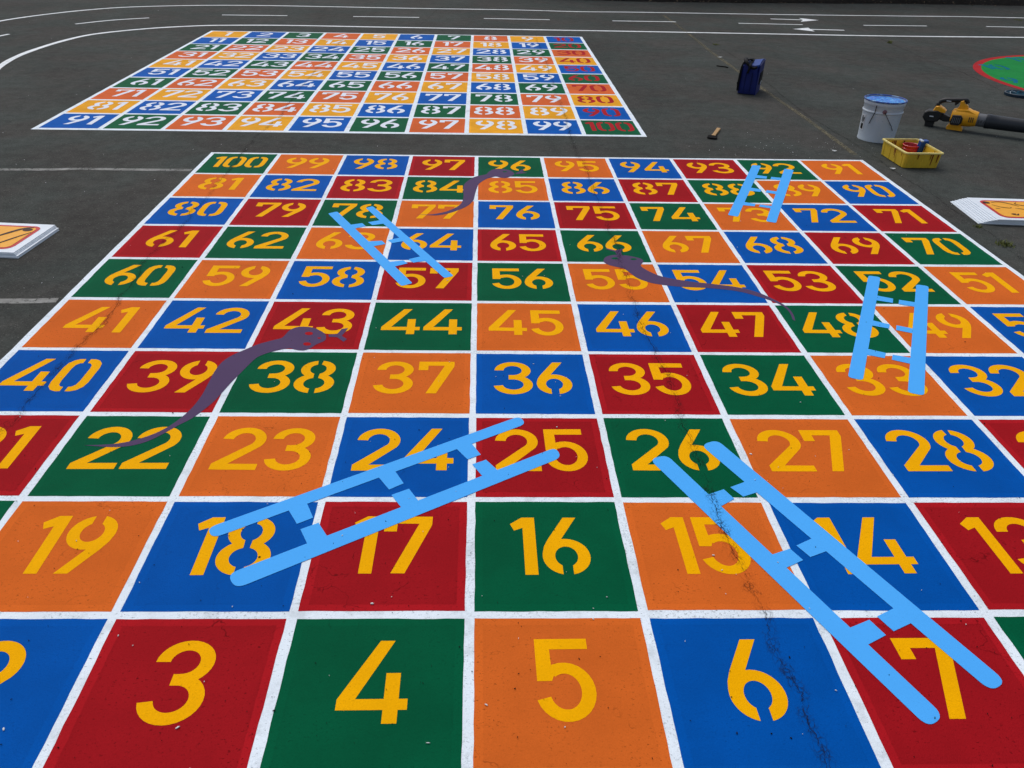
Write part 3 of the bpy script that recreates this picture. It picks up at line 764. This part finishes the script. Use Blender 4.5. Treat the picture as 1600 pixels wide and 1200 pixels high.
for k in range(26):                         # paint drips hanging from the rim, outside and inside
    side = k % 4; u = R.uniform(-.85, .85); ln = R.uniform(.015, .08); wv = R.uniform(.0025, .006); inn = k > 12
    z1 = ZR-.013; z0 = z1-ln
    def off(z, h): return h*k0+(h-.008-h*k0)*(z/(ZR-.008))+(.0045 if not inn else -.0095)
    if side < 2:
        s_ = 1 if side else -1; x = u*hx*.88
        b.add([(x-wv, s_*off(z1, hy), z1), (x+wv, s_*off(z1, hy), z1), (x+wv*.4, s_*off(z0, hy), z0), (x-wv*.4, s_*off(z0, hy), z0)], [(0, 1, 2, 3)])
    else:
        s_ = 1 if side == 3 else -1; y = u*hy*.88
        b.add([(s_*off(z1, hx), y-wv, z1), (s_*off(z1, hx), y+wv, z1), (s_*off(z0, hx), y+wv*.4, z0), (s_*off(z0, hx), y-wv*.4, z0)], [(0, 1, 2, 3)])
b.build('paint_drips', M['stain'], tr)
M['redcup'] = plain('red_plastic', srgb(176, 18, 30), .35, .5)
cupc = at(1419.5, 242.5, .012)
for z0, r0, lb in ((.012, .053, 'lower of the two red plastic cups nested in the yellow tray'), (.036, .056, 'upper red plastic cup nested on another in the yellow tray')):
    c = tag(empty('plastic_cup', (cupc.x, cupc.y, z0)), lb, 'cup', 'red cups in the yellow tray')
    b = MB(Matrix.Translation((cupc.x, cupc.y, z0)))
    b.lathe([(0, .004), (r0*.8, .004), (r0*.82, 0), (r0*.84, 0), (r0, .052), (r0-.002, .052), (r0*.8, .006)], 36)
    b.build('wall', M['redcup'], c, smooth=True)
    b = MB(Matrix.Translation((cupc.x, cupc.y, z0))); b.lathe([(r0-.002, .050), (r0+.003, .050), (r0+.004, .053), (r0+.001, .0555), (r0-.002, .053), (r0-.002, .050)], 36)
    b.build('lip', plain('red_cup_lip', srgb(205, 70, 78), .3, .5), c, smooth=True)
bx = at(1437.5, 236.5, .05); bx.z = .012
Mb = Matrix.Translation(bx) @ Matrix.Rotation(math.atan2(exb.y, exb.x)+.1, 4, 'Z') @ Matrix.Rotation(math.radians(6), 4, 'X')
bb_ = tag(empty('blue_carton', bx), 'blue carton standing at the back of the yellow tray, behind the red cups', 'carton')
b = MB(Mb); b.rbox(-.031, .031, -.018, .018, 0, .122, .003); b.build('body', plain('blue_card', srgb(14, 66, 140), .45, .4), bb_)
b = MB(Mb); b.rbox(-.0325, -.015, -.0195, .0195, .117, .127, .002); b.build('cap', plain('pale_cap', srgb(190, 205, 220), .4, .4), bb_)

# ---------------------------------------------------------------- leaf blower
M['byel'] = plain('yellow_plastic', srgb(226, 158, 22), .42, .4, var=.06)
M['bblk'] = plain('charcoal_plastic', srgb(24, 25, 27), .5, .4)
M['bgry'] = plain('grey_plastic', srgb(92, 94, 98), .45, .4)
M['btub'] = plain('black_tube', srgb(34, 38, 44), .42, .4)
bp = at(1492, 202.5); bdir = (at(1604, 218.5)-bp).normalized()
print('blower dir', bdir, bp)
by = Vector((-bdir.y, bdir.x, 0))
SB = 1.0
Mbw = Matrix(((bdir.x*SB, by.x*SB, 0, bp.x), (bdir.y*SB, by.y*SB, 0, bp.y), (0, 0, SB, 0), (0, 0, 0, 1)))
bw = tag(empty('leaf_blower', bp), 'yellow and black cordless leaf blower lying on the tarmac right of the paint pail', 'leaf blower')
b = MB(Mbw); b.lathex([(.045, -.060), (.062, -.050), (.068, -.02), (.068, .06), (.064, .10), (.056, .134), (.052, .136)], 28, (0, .104))
b.prism([(-.055, .12), (-.03, .165), (.06, .175), (.115, .150), (.115, .10), (-.05, .08)], -.045, .045, .006)
bdy = b.build('motor_housing', M['byel'], bw, smooth=True)
b = MB(Mbw)
for x in (.078, .092, .106): b.rbox(x, x+.005, -.0705, -.060, .085, .125, .0015)
b.build('vent_slots', M['bblk'], bdy)
b = MB(Mbw); b.prism([(-.055, .075), (-.045, .125), (.015, .130), (.034, .110), (.034, .070), (.015, .050), (-.045, .048)], -.078, .078, .006)
inl = b.build('intake_cover', M['bblk'], bw)
b = MB(Mbw)
for k in range(5): b.rbox(-.04+k*.013, -.034+k*.013, -.0800, -.0770, .066, .112, .0008)
b.build('intake_grille', M['bgry'], inl)
b = MB(Mbw); b.prism([(-.065, 0), (.055, 0), (.050, .020), (.030, .050), (-.050, .050), (-.070, .018)], -.035, .035, .005); b.build('foot', M['byel'], bw)
b = MB(Mbw); b.prism([(-.268, .075), (-.262, .112), (-.238, .130), (-.165, .136), (-.135, .122), (-.128, .085), (-.145, .052), (-.185, .040), (-.245, .044)], -.045, .045, .008)
bat = b.build('battery', M['bblk'], bw)
b = MB(Mbw); b.rbox(-.215, -.185, -.0470, -.0445, .084, .092, .0006); b.build('badge', M['label'], bat)
b = MB(Mbw); b.prism([(-.235, .0), (-.170, .0), (-.165, .05), (-.240, .05)], -.032, .032, .004)
b.build('rear_foot', M['bblk'], bw)
b = MB(Mbw); b.prism([(-.14, .118), (-.05, .095), (-.045, .06), (-.10, .055), (-.15, .07)], -.028, .028, .006); b.build('neck', M['bblk'], bw)
b = MB(Mbw); b.prism([(-.205, .128), (-.190, .168), (-.165, .172), (-.125, .155), (-.105, .138), (-.110, .122), (-.17, .126)], -.036, .036, .006); b.build('rear_cover', M['byel'], bw)
b = MB(Mbw); hp = smooth_line([Vector(p) for p in [(-.185, 0, .158), (-.172, 0, .192), (-.150, 0, .214), (-.08, 0, .226), (-.02, 0, .234), (.018, 0, .236), (.034, 0, .215)]], 4)
b.tube(hp, lambda t: .0155+.003*math.sin(t*3.1), 12); hd = b.build('handle', M['bblk'], bw, smooth=True)
b = MB(Mbw); b.prism([(-.062, .214), (-.035, .222), (-.030, .208), (-.050, .188), (-.058, .190)], -.008, .008, .003); b.build('trigger', M['bblk'], hd)
b = MB(Mbw); b.rbox(-.125, -.090, -.0185, -.0165, .214, .221, .0005); b.build('badge', M['label'], hd)
b = MB(Mbw); b.prism([(-.022, .228), (.0, .238), (.012, .215), (.040, .200), (.056, .165), (-.035, .160), (-.020, .190)], -.022, .022, .005); b.build('handle_bracket', M['byel'], bw)
b = MB(Mbw); b.lathex([(.050, .125), (.0505, .13), (.0500, .20), (.0495, .235)], 28, (0, .100)); col = b.build('collar', M['bgry'], bw, smooth=True)
b = MB(Mbw); b.lathex([(.050, .196), (.0565, .200), (.0565, .232), (.054, .236), (.054, .30), (.046, .70), (.043, .86), (.038, .862), (.038, .80)], 28, (0, .099)); b.build('nozzle_tube', M['btub'], bw, smooth=True)
# voltage marking on the collar
cu = bpy.data.curves.new('t', 'FONT'); cu.body = '54V'; cu.size = .040; cu.align_x = 'CENTER'
to = bpy.data.objects.new('t', cu); sc.collection.objects.link(to)
bpy.context.view_layer.update()
tm = bpy.data.meshes.new_from_object(to.evaluated_get(bpy.context.evaluated_depsgraph_get()))
vs = []
for v in tm.vertices:
    a = v.co.y/.051-.30
    vs.append(Mbw @ Vector((.170+v.co.x*.8, -math.cos(a)*.0512, .100+math.sin(a)*.0512)))
mk('lettering', vs, [tuple(p.vertices) for p in tm.polygons], M['bblk'], col)
bpy.data.objects.remove(to)

# ---------------------------------------------------------------- pail lid
M['lid'] = plain('dark_teal_lid', srgb(8, 50, 66), .3, .5, sc_=7, dirt=srgb(60, 140, 165), dirt_at=(.50, .66))
lc = at(1592, 149.5); LR = .135
ld = tag(empty('pail_lid', lc), 'dark round pail lid smeared with blue paint, lying upturned beside the painted clock', 'pail lid')
b = MB(Matrix.Translation(lc)); b.lathe([(0, .004), (LR*.72, .004), (LR*.80, .002), (LR*.86, .004), (LR*.9, .02)], 48); b.build('panel', M['lid'], ld, smooth=True)
b = MB(Matrix.Translation(lc)); b.lathe([(LR*.9, .018), (LR*.9, .024), (LR*.95, .029), (LR, .026), (LR, .004), (LR*.97, 0), (LR*.95, .004), (LR*.95, .018), (LR*.9, .018)], 48); b.build('rim', plain('lid_rim', srgb(14, 40, 58), .3, .5), ld, smooth=True)
b = MB(Matrix.Translation(lc)); b.tube([(-.06, .05, .010), (-.05, .08, .022), (-.02, .10, .024), (.02, .085, .012)], .003); b.build('wire_loop', plain('pale_wire', srgb(150, 170, 180), .4, .5), ld)

# ---------------------------------------------------------------- brush
bh0, bh1 = at(1115.5, 213.5, .008), at(1122.8, 203, .014)
brs = tag(empty('paint_brush', Vector((bh0.x, bh0.y, 0))), 'small paint brush with light wooden handle and black bristles lying on the tarmac', 'brush')
dl = at(1122.8, 203)-at(1112, 217.5); Lb = dl.length; print('brush', Lb)
a = math.atan2(dl.y, dl.x); o_ = at(1112, 217.5)
Mbr = Matrix.Translation(o_) @ Matrix.Rotation(a, 4, 'Z')
b = MB(Mbr)
b.loft([[(x, y*w_, z*h_+.010) for y, z in ((-1, -1), (1, -1), (1.15, 0), (1, 1), (-1, 1), (-1.15, 0))] for x, w_, h_ in ((.045, .018, .007), (.075, .014, .008), (.10, .012, .008), (Lb-.03, .014, .008), (Lb-.006, .014, .008), (Lb, .009, .005))])
b.build('handle', plain('pale_wood', srgb(172, 136, 86), .6, .3, sc_=40), brs)
b = MB(Mbr)
b.loft([[(x, y*w_, z*h_+.010) for y, z in ((-1, -1), (1, -1), (1.06, 0), (1, 1), (-1, 1), (-1.06, 0))] for x, w_, h_ in ((-.01, .034, .003), (.02, .036, .008), (.045, .034, .009), (.052, .022, .009))])
b.build('bristles', plain('black_bristles', srgb(16, 15, 15), .8, .1, sc_=120, bump=.8), brs)

# ---------------------------------------------------------------- blue bag
M['bag'] = plain('navy_nylon', srgb(6, 26, 98), .6, .35, var=.22, sc_=9, bump=.3)
M['bagtop'] = plain('bright_blue_nylon', srgb(24, 62, 134), .65, .35)
M['strap'] = plain('black_webbing', srgb(14, 14, 18), .7, .2, sc_=60)
q0, q1, q2 = at(1151.5, 146), at(1178.5, 149), at(1194, 139.5)
q3 = q0+(q2-q1)
print('bag', (q1-q0).length, (q2-q1).length, math.degrees((q0-q1).angle(q2-q1)))
BH = .268
ctr = q1-(q1-q0)/2+Vector((-(q1-q0).y, (q1-q0).x, 0)).normalized()*.14
bg_ = tag(empty('cooler_bag', ctr), 'blue fabric cooler bag with black straps standing near the worn yellow line', 'bag')
exg = (q1-q0).normalized(); eyg = Vector((-exg.y, exg.x, 0)); wx = (q1-q0).length/2; wy = .14
def bring(z, kx, ky, sh, r=.02, wob=.004):
    out = []
    hx_, hy_ = wx*kx, wy*ky
    for sx, sy, a in ((1, 1, 0), (-1, 1, 90), (-1, -1, 180), (1, -1, 270)):
        for k in range(4):
            t = math.radians(a+k*30)
            x = sx*(hx_-r)+r*math.cos(t); y = sy*(hy_-r)+r*math.sin(t)
            n_ = noise.noise(Vector((x*14, y*14, z*9)))*wob
            p = ctr+exg*(x*(1+n_*4)+sh[0])+eyg*(y*(1+n_*4)+sh[1]); p.z = z
            out.append(p)
    # straight runs between the corners get extra vertices
    full = []
    for i in range(len(out)):
        a_, b_ = out[i], out[(i+1) % len(out)]
        full.append(a_)
        if (b_-a_).length > .03:
            for t in (.25, .5, .75):
                q = a_.lerp(b_, t); d = (q-ctr); d.z = 0
                q = q+d.normalized()*noise.noise(q*12+Vector((5, 0, 0)))*.009; full.append(q)
    return full
b = MB()
prof = [(.0, .95, .93), (.008, 1.02, 1), (.05, 1.05, 1.02), (.10, 1.02, 1.03), (.15, 1.0, 1.03), (.20, .97, 1.04), (.235, .95, 1.05), (.262, .93, 1.05)]
rings = [bring(z, kx, ky, (z*.02, z*.02)) for z, kx, ky in prof]
nmin = min(len(r) for r in rings)
if any(len(r) != nmin for r in rings): rings = [[r[int(i*len(r)/nmin)] for i in range(nmin)] for r in rings]
b.loft(rings); b.build('body', M['bag'], bg_, smooth=True)
def bpnt(x, y, z): 
    p = ctr+exg*(x*wx+z*.02)+eyg*(y*wy+z*.02); p.z = z; return p
# lid flap: slightly open, curving up to the right-hand side panel
b = MB(); L1 = []
for i in range(7):
    u = -1+2*i/6
    L1.append([bpnt(.93*u, v*1.05, .2555+.020*(1-(v-.2)**2)*(1-.3*u*u)+.018*max(0, u)+.006) for v in (-1, -.6, -.2, .2, .6, 1)]+[bpnt(.93*u, v*1.05, .254) for v in (1, .6, .2, -.2, -.6, -1)])
b.loft(L1); b.build('lid', M['bagtop'], bg_, smooth=True)
b = MB(); L1 = []
for i in range(6):                          # stiff side panel standing up past the lid
    z = .0+i*.054
    k = 1.0 if z < .2 else 1.06
    L1.append([bpnt(.985, -1*k, z), bpnt(.985, 0, z+.012*(i == 5)), bpnt(.985, 1*k, z+.012*(i == 5)), bpnt(1.07, 1*k, z+.012*(i == 5)), bpnt(1.09, 0, z+.012*(i == 5)), bpnt(1.07, -1*k, z)])
b.loft(L1); sp_ = b.build('side_panel', M['bag'], bg_, smooth=True)
b = MB(); b.loft([[bpnt(1.08, -.45, z), bpnt(1.08, .75, z), bpnt(1.17, .68, z), bpnt(1.19, .15, z), bpnt(1.17, -.38, z)] for z in (.085, .10, .15, .19)]); b.build('mesh_pocket', M['strap'], sp_)
b = MB()
for v_ in (-.1, .35): b.lathe([(0, .0), (.009, 0), (.009, .012), (.006, .018), (0, .018)], 10)
Ms = Matrix.Translation(bpnt(1.15, .0, .085))
b = MB(Ms); b.lathe([(.007, 0), (.007, .014), (.004, .018), (.0005, .018)], 10); b.build('buckle', M['label'], sp_)
Ms = Matrix.Translation(bpnt(1.15, .40, .090))
b = MB(Ms); b.lathe([(.006, 0), (.006, .012), (.004, .016), (.0005, .016)], 10); b.build('buckle', M['label'], sp_)
def strap(pts, wd, th=.006):
    pts = smooth_line([Vector(p) for p in pts], 5); n = len(pts); rings = []
    for i, p in enumerate(pts):
        d = (pts[min(i+1, n-1)]-pts[max(i-1, 0)]).normalized(); s_ = wd.normalized(); n_ = d.cross(s_).normalized()
        h = wd.length/2
        rings.append([p+s_*h+n_*th/2, p-s_*h+n_*th/2, p-s_*h-n_*th/2, p+s_*h-n_*th/2])
    mb = MB(); mb.loft(rings); return mb
strap([bpnt(-1.03, -.9, .03), bpnt(-1.06, -.9, .12), bpnt(-1.05, -.85, .20), bpnt(-.95, -.75, .262), bpnt(-.7, -.5, .290), bpnt(-.3, -.2, .296), bpnt(-.05, -.1, .285), bpnt(-.1, -.9, .276), bpnt(-.12, -1.09, .235), bpnt(-.2, -1.08, .195)], eyg*.07, .016).build('shoulder_strap', M['strap'], bg_)
b = MB(); b.tube(smooth_line([bpnt(-.92, .1, .284), bpnt(-.86, -.55, .296), bpnt(-.6, -.98, .285), bpnt(-.2, -1.1, .262), bpnt(.25, -1.12, .240), bpnt(.72, -1.07, .250)], 4), lambda t: .019*(1-.45*t), 10)
b.build('carry_handle', M['strap'], bg_, smooth=True)
strap([bpnt(-1.02, .0, .235), bpnt(-1.16, -.2, .20), bpnt(-1.12, -.4, .12), bpnt(-1.28, -.5, .085), bpnt(-1.22, -.3, .07)], eyg*.045, .012).build('shoulder_strap', M['strap'], bg_)
for u in (-.35, .35):
    b = strap([bpnt(u, -1.035, .02), bpnt(u, -1.06, .10), bpnt(u, -1.075, .2)], exg*.006, .004).build('seam', plain('dark_seam', srgb(6, 18, 70), .6, .2), bg_)

# ---------------------------------------------------------------- small things lying about
M['twig'] = plain('dark_twig', srgb(24, 22, 20), .8, .1)
M['chip'] = plain('white_paint_flake', srgb(214, 216, 214), .7, .2, var=.1)
tw = MB(); tw.tube([at(1120, 102.6, .006), at(1126, 103.6, .009), at(1132, 104.2, .007), at(1137.5, 105.4, .006)], .006, 7)
tag(tw.build('twig', M['twig']), 'thin black twig lying on the tarmac left of the blue bag', 'twig')
def flake(px, py, L, wd, ang, h=.006):
    c = at(px, py); n = 9; v = []
    for k in range(n):
        a = 2*math.pi*k/n; rr = 1+.3*R.random(); x, y = L/2*math.cos(a)*rr, wd/2*math.sin(a)*rr
        v.append(Vector((c.x+x*math.cos(ang)-y*math.sin(ang), c.y+x*math.sin(ang)+y*math.cos(ang), .012+h*abs(math.cos(a))+.002*R.random())))
    lo = [Vector((p.x, p.y, p.z-.002)) for p in v]
    mb = MB(); mb.loft([lo, v]); return mb
for px, py, L, wd, ang, lb in ((1303, 238.5, .034, .016, -.4, 'curled white paint flake on the tarmac near the top right corner of the game board'),
      (1393.5, 266.3, .034, .014, -.2, 'white paint flake on the tarmac just below the yellow tray'),
      (1124.5, 91.3, .05, .014, .1, 'white flake lying beside the worn yellow line, left of the blue bag')):
    tag(flake(px, py, L, wd, ang).build('paint_flake', M['chip']), lb, 'paint flake', 'loose white paint flakes')
# countless crumbs of paint and grit
def crumbs(name, n, mat, place, smin, smax, z=.0048):
    V, Fc = [], []
    for k in range(n):
        c = place(k); s_ = R.uniform(smin, smax)*(1 if R.random() < .85 else 1.7); a = R.uniform(0, 6.28); el = R.uniform(.18, .6); b0 = len(V); m_ = 5
        for lay in (0, 1):
            for q in range(m_):
                t = 2*math.pi*q/m_; x, y = s_*math.cos(t)*(1-.25*lay), s_*el*math.sin(t)*(1-.25*lay)
                V.append(Vector((c.x+x*math.cos(a)-y*math.sin(a), c.y+x*math.sin(a)+y*math.cos(a), z-.0018+lay*.0018)))
        for q in range(m_): Fc.append((b0+q, b0+(q+1) % m_, b0+m_+(q+1) % m_, b0+m_+q))
        Fc.append(tuple(b0+m_+q for q in range(m_)))
    o = mk(name, V, Fc, mat); return tag(o, None, None, None, 'stuff')
meas = [(588,285),(45,150+0),(302,234),(66,82),(120,148),(590,229),(682,180),(722,230),(823,205),(802,155),(345,92),(1346,87),(1333,139),(1277,217),(1186,233),(1195,236),(1510,244),(1578,76),(1040,48),(1215,880),(1150,899),(948,934),(975,834),(948,934),(1326,704),(1248,675),(1223,764),(172,799),(278,1138),(222,533),(555,803),(535,838),(612,934),(585,560),(520,340),(208,1010)]
crumbs('white_grit', 300, M['chip'], lambda k: at(*meas[k]) if k < len(meas) else (at(R.gauss(1250, 90), R.gauss(232, 10)) if k < len(meas)+70 else at(R.uniform(0, 1600), 1200*R.random()**1.7+14)), .0013, .0036)
crumbs('dark_grit', 520, M['twig'], lambda k: at(R.uniform(0, 1600), 1200*R.random()**1.5+14), .0010, .0026)
# weeds in the crack
M['weed'] = plain('dry_green_weed', srgb(92, 98, 44), .7, .2, var=.3)
def weed(px, py, r, h, n, lb, mat='weed'):
    c = at(px, py); V, Fc = [], []
    for k in range(n):
        a = R.uniform(0, 6.28); d = R.uniform(0, r); p = c+Vector((math.cos(a)*d, math.sin(a)*d, 0)); a2 = R.uniform(0, 6.28); l_ = R.uniform(.3, 1)*h; s_ = Vector((math.cos(a2), math.sin(a2), 0))*R.uniform(.3, 1)*l_; pw = Vector((-s_.y, s_.x, 0)).normalized()*.002
        b0 = len(V); V += [p-pw, p+pw, p+s_*.5+Vector((0, 0, l_*.6))+pw*.7, p+s_*.5+Vector((0, 0, l_*.6))-pw*.7, p+s_+Vector((0, 0, l_*.8))]
        Fc += [(b0, b0+1, b0+2, b0+3), (b0+3, b0+2, b0+4)]
    tag(mk('weed_tuft', V, Fc, M[mat]), lb, 'weed', 'small weeds growing in the cracks')
weed(1570, 383, .05, .03, 130, 'dry weed tuft in the crack below the fanned sheets, at the right edge')
weed(1528, 355, .03, .02, 60, 'small weed tuft in the crack at the front corner of the fanned sheets')
weed(1390, 67.5, .035, .05, 90, 'dark weed tuft in the tarmac below the two white arrows')
weed(1118, 70, .05, .025, 70, 'faint weed tuft beside the worn yellow line, above the blue bag')
weed(1592, 32, .10, .03, 60, 'pale dry weeds on the tarmac at the upper right edge')

# ---------------------------------------------------------------- planting bed beyond the track
M['soil'] = plain('dark_soil', srgb(30, 27, 24), .95, .1, var=.4, sc_=12, bump=1.)
e0 = [at(*p) for p in [(800,-6),(880,-1),(1000,2.5),(1100,4),(1200,5),(1300,5.5),(1400,6),(1500,7.5),(1600,9),(1800,13)]]
eb = smooth_line(e0, 6); vs = []; fs = []
dirn = Vector((0.12, 1, 0))
for i, p in enumerate(eb):
    for k, (d, z) in enumerate(((0, .003), (.12, .04), (.5, .08), (1.5, .10), (4, .12))):
        q = p+dirn*d+Vector((0, noise.noise(p*3+Vector((0, 0, k)))*.06, 0)); q.z = z+(noise.noise(q*4)*.02 if k else 0); vs.append(q)
for i in range(len(eb)-1):
    for k in range(4): a_ = i*5+k; fs.append((a_, a_+5, a_+6, a_+1))
mk('soil_bed', vs, fs, M['soil'], smooth=True)['kind'] = 'structure'
M['leaf'] = plain('dead_leaf', srgb(96, 84, 70), .8, .1, var=.4, sc_=3)
V, Fc = [], []
for k in range(900):
    t = R.random(); p = eb[int(t*(len(eb)-1))].lerp(eb[min(int(t*(len(eb)-1))+1, len(eb)-1)], R.random())
    d = R.gauss(.0, .10) if k < 300 else R.uniform(0, 1.2); p = p+dirn*max(d, -.25)+Vector((R.uniform(-.08, .08), 0, 0)); p.z = max(.006, .004+(.05 if d > .1 else d*.4))+R.random()*.015
    a = R.uniform(0, 6.28); s_ = R.uniform(.010, .028); tilt = R.uniform(-.5, .5); u = Vector((math.cos(a), math.sin(a), tilt))*s_; v_ = Vector((-math.sin(a), math.cos(a), R.uniform(-.4, .4)))*s_*.45; b0 = len(V)
    V += [p-u, p+v_, p+u, p-v_]; Fc.append((b0, b0+1, b0+2, b0+3))
tag(mk('leaf_litter', V, Fc, M['leaf']), None, None, None, 'stuff')
M['hleaf'] = plain('dark_hedge_leaf', srgb(38, 52, 30), .6, .2, var=.4, sc_=6)
V, Fc = [], []
hb = [p+dirn*1.1 for p in eb]
hg = tag(empty('hedge', hb[len(hb)//2]), 'dark leafy hedge rising from the soil bed along the far right edge of the playground', 'hedge')
for k in range(26000):
    i = R.randrange(len(hb)-1); p = hb[i].lerp(hb[i+1], R.random()); z = R.random()**.8*2.3+.10
    dep = .75*(1+.25*noise.noise(Vector((p.x*1.3, 2, z*1.5))))*(1 if z > .5 else .5+z); p = p+dirn*(R.choice((-1, -1, 1))*dep*R.uniform(.55, 1)+.3); p.z = z
    a = R.uniform(0, 6.28); e = R.uniform(-1, 1); s_ = R.uniform(.03, .06); u = Vector((math.cos(a), math.sin(a), e)).normalized()*s_; v_ = u.cross(Vector((R.random()-.5, R.random()-.5, R.random()-.5))).normalized()*s_*.5; b0 = len(V)
    V += [p-u, p+v_, p+u, p-v_]; Fc.append((b0, b0+1, b0+2, b0+3))
mk('foliage', V, Fc, M['hleaf'], hg)
b = MB()
for k in range(14):
    p = hb[int(k/14*(len(hb)-1))]+dirn*.3; b.tube([(p.x, p.y, .05), (p.x+R.uniform(-.1, .1), p.y, .7), (p.x+R.uniform(-.3, .3), p.y+.1, 1.8)], lambda t: .035*(1-.7*t), 7)
b.build('stems', M['twig'], hg)
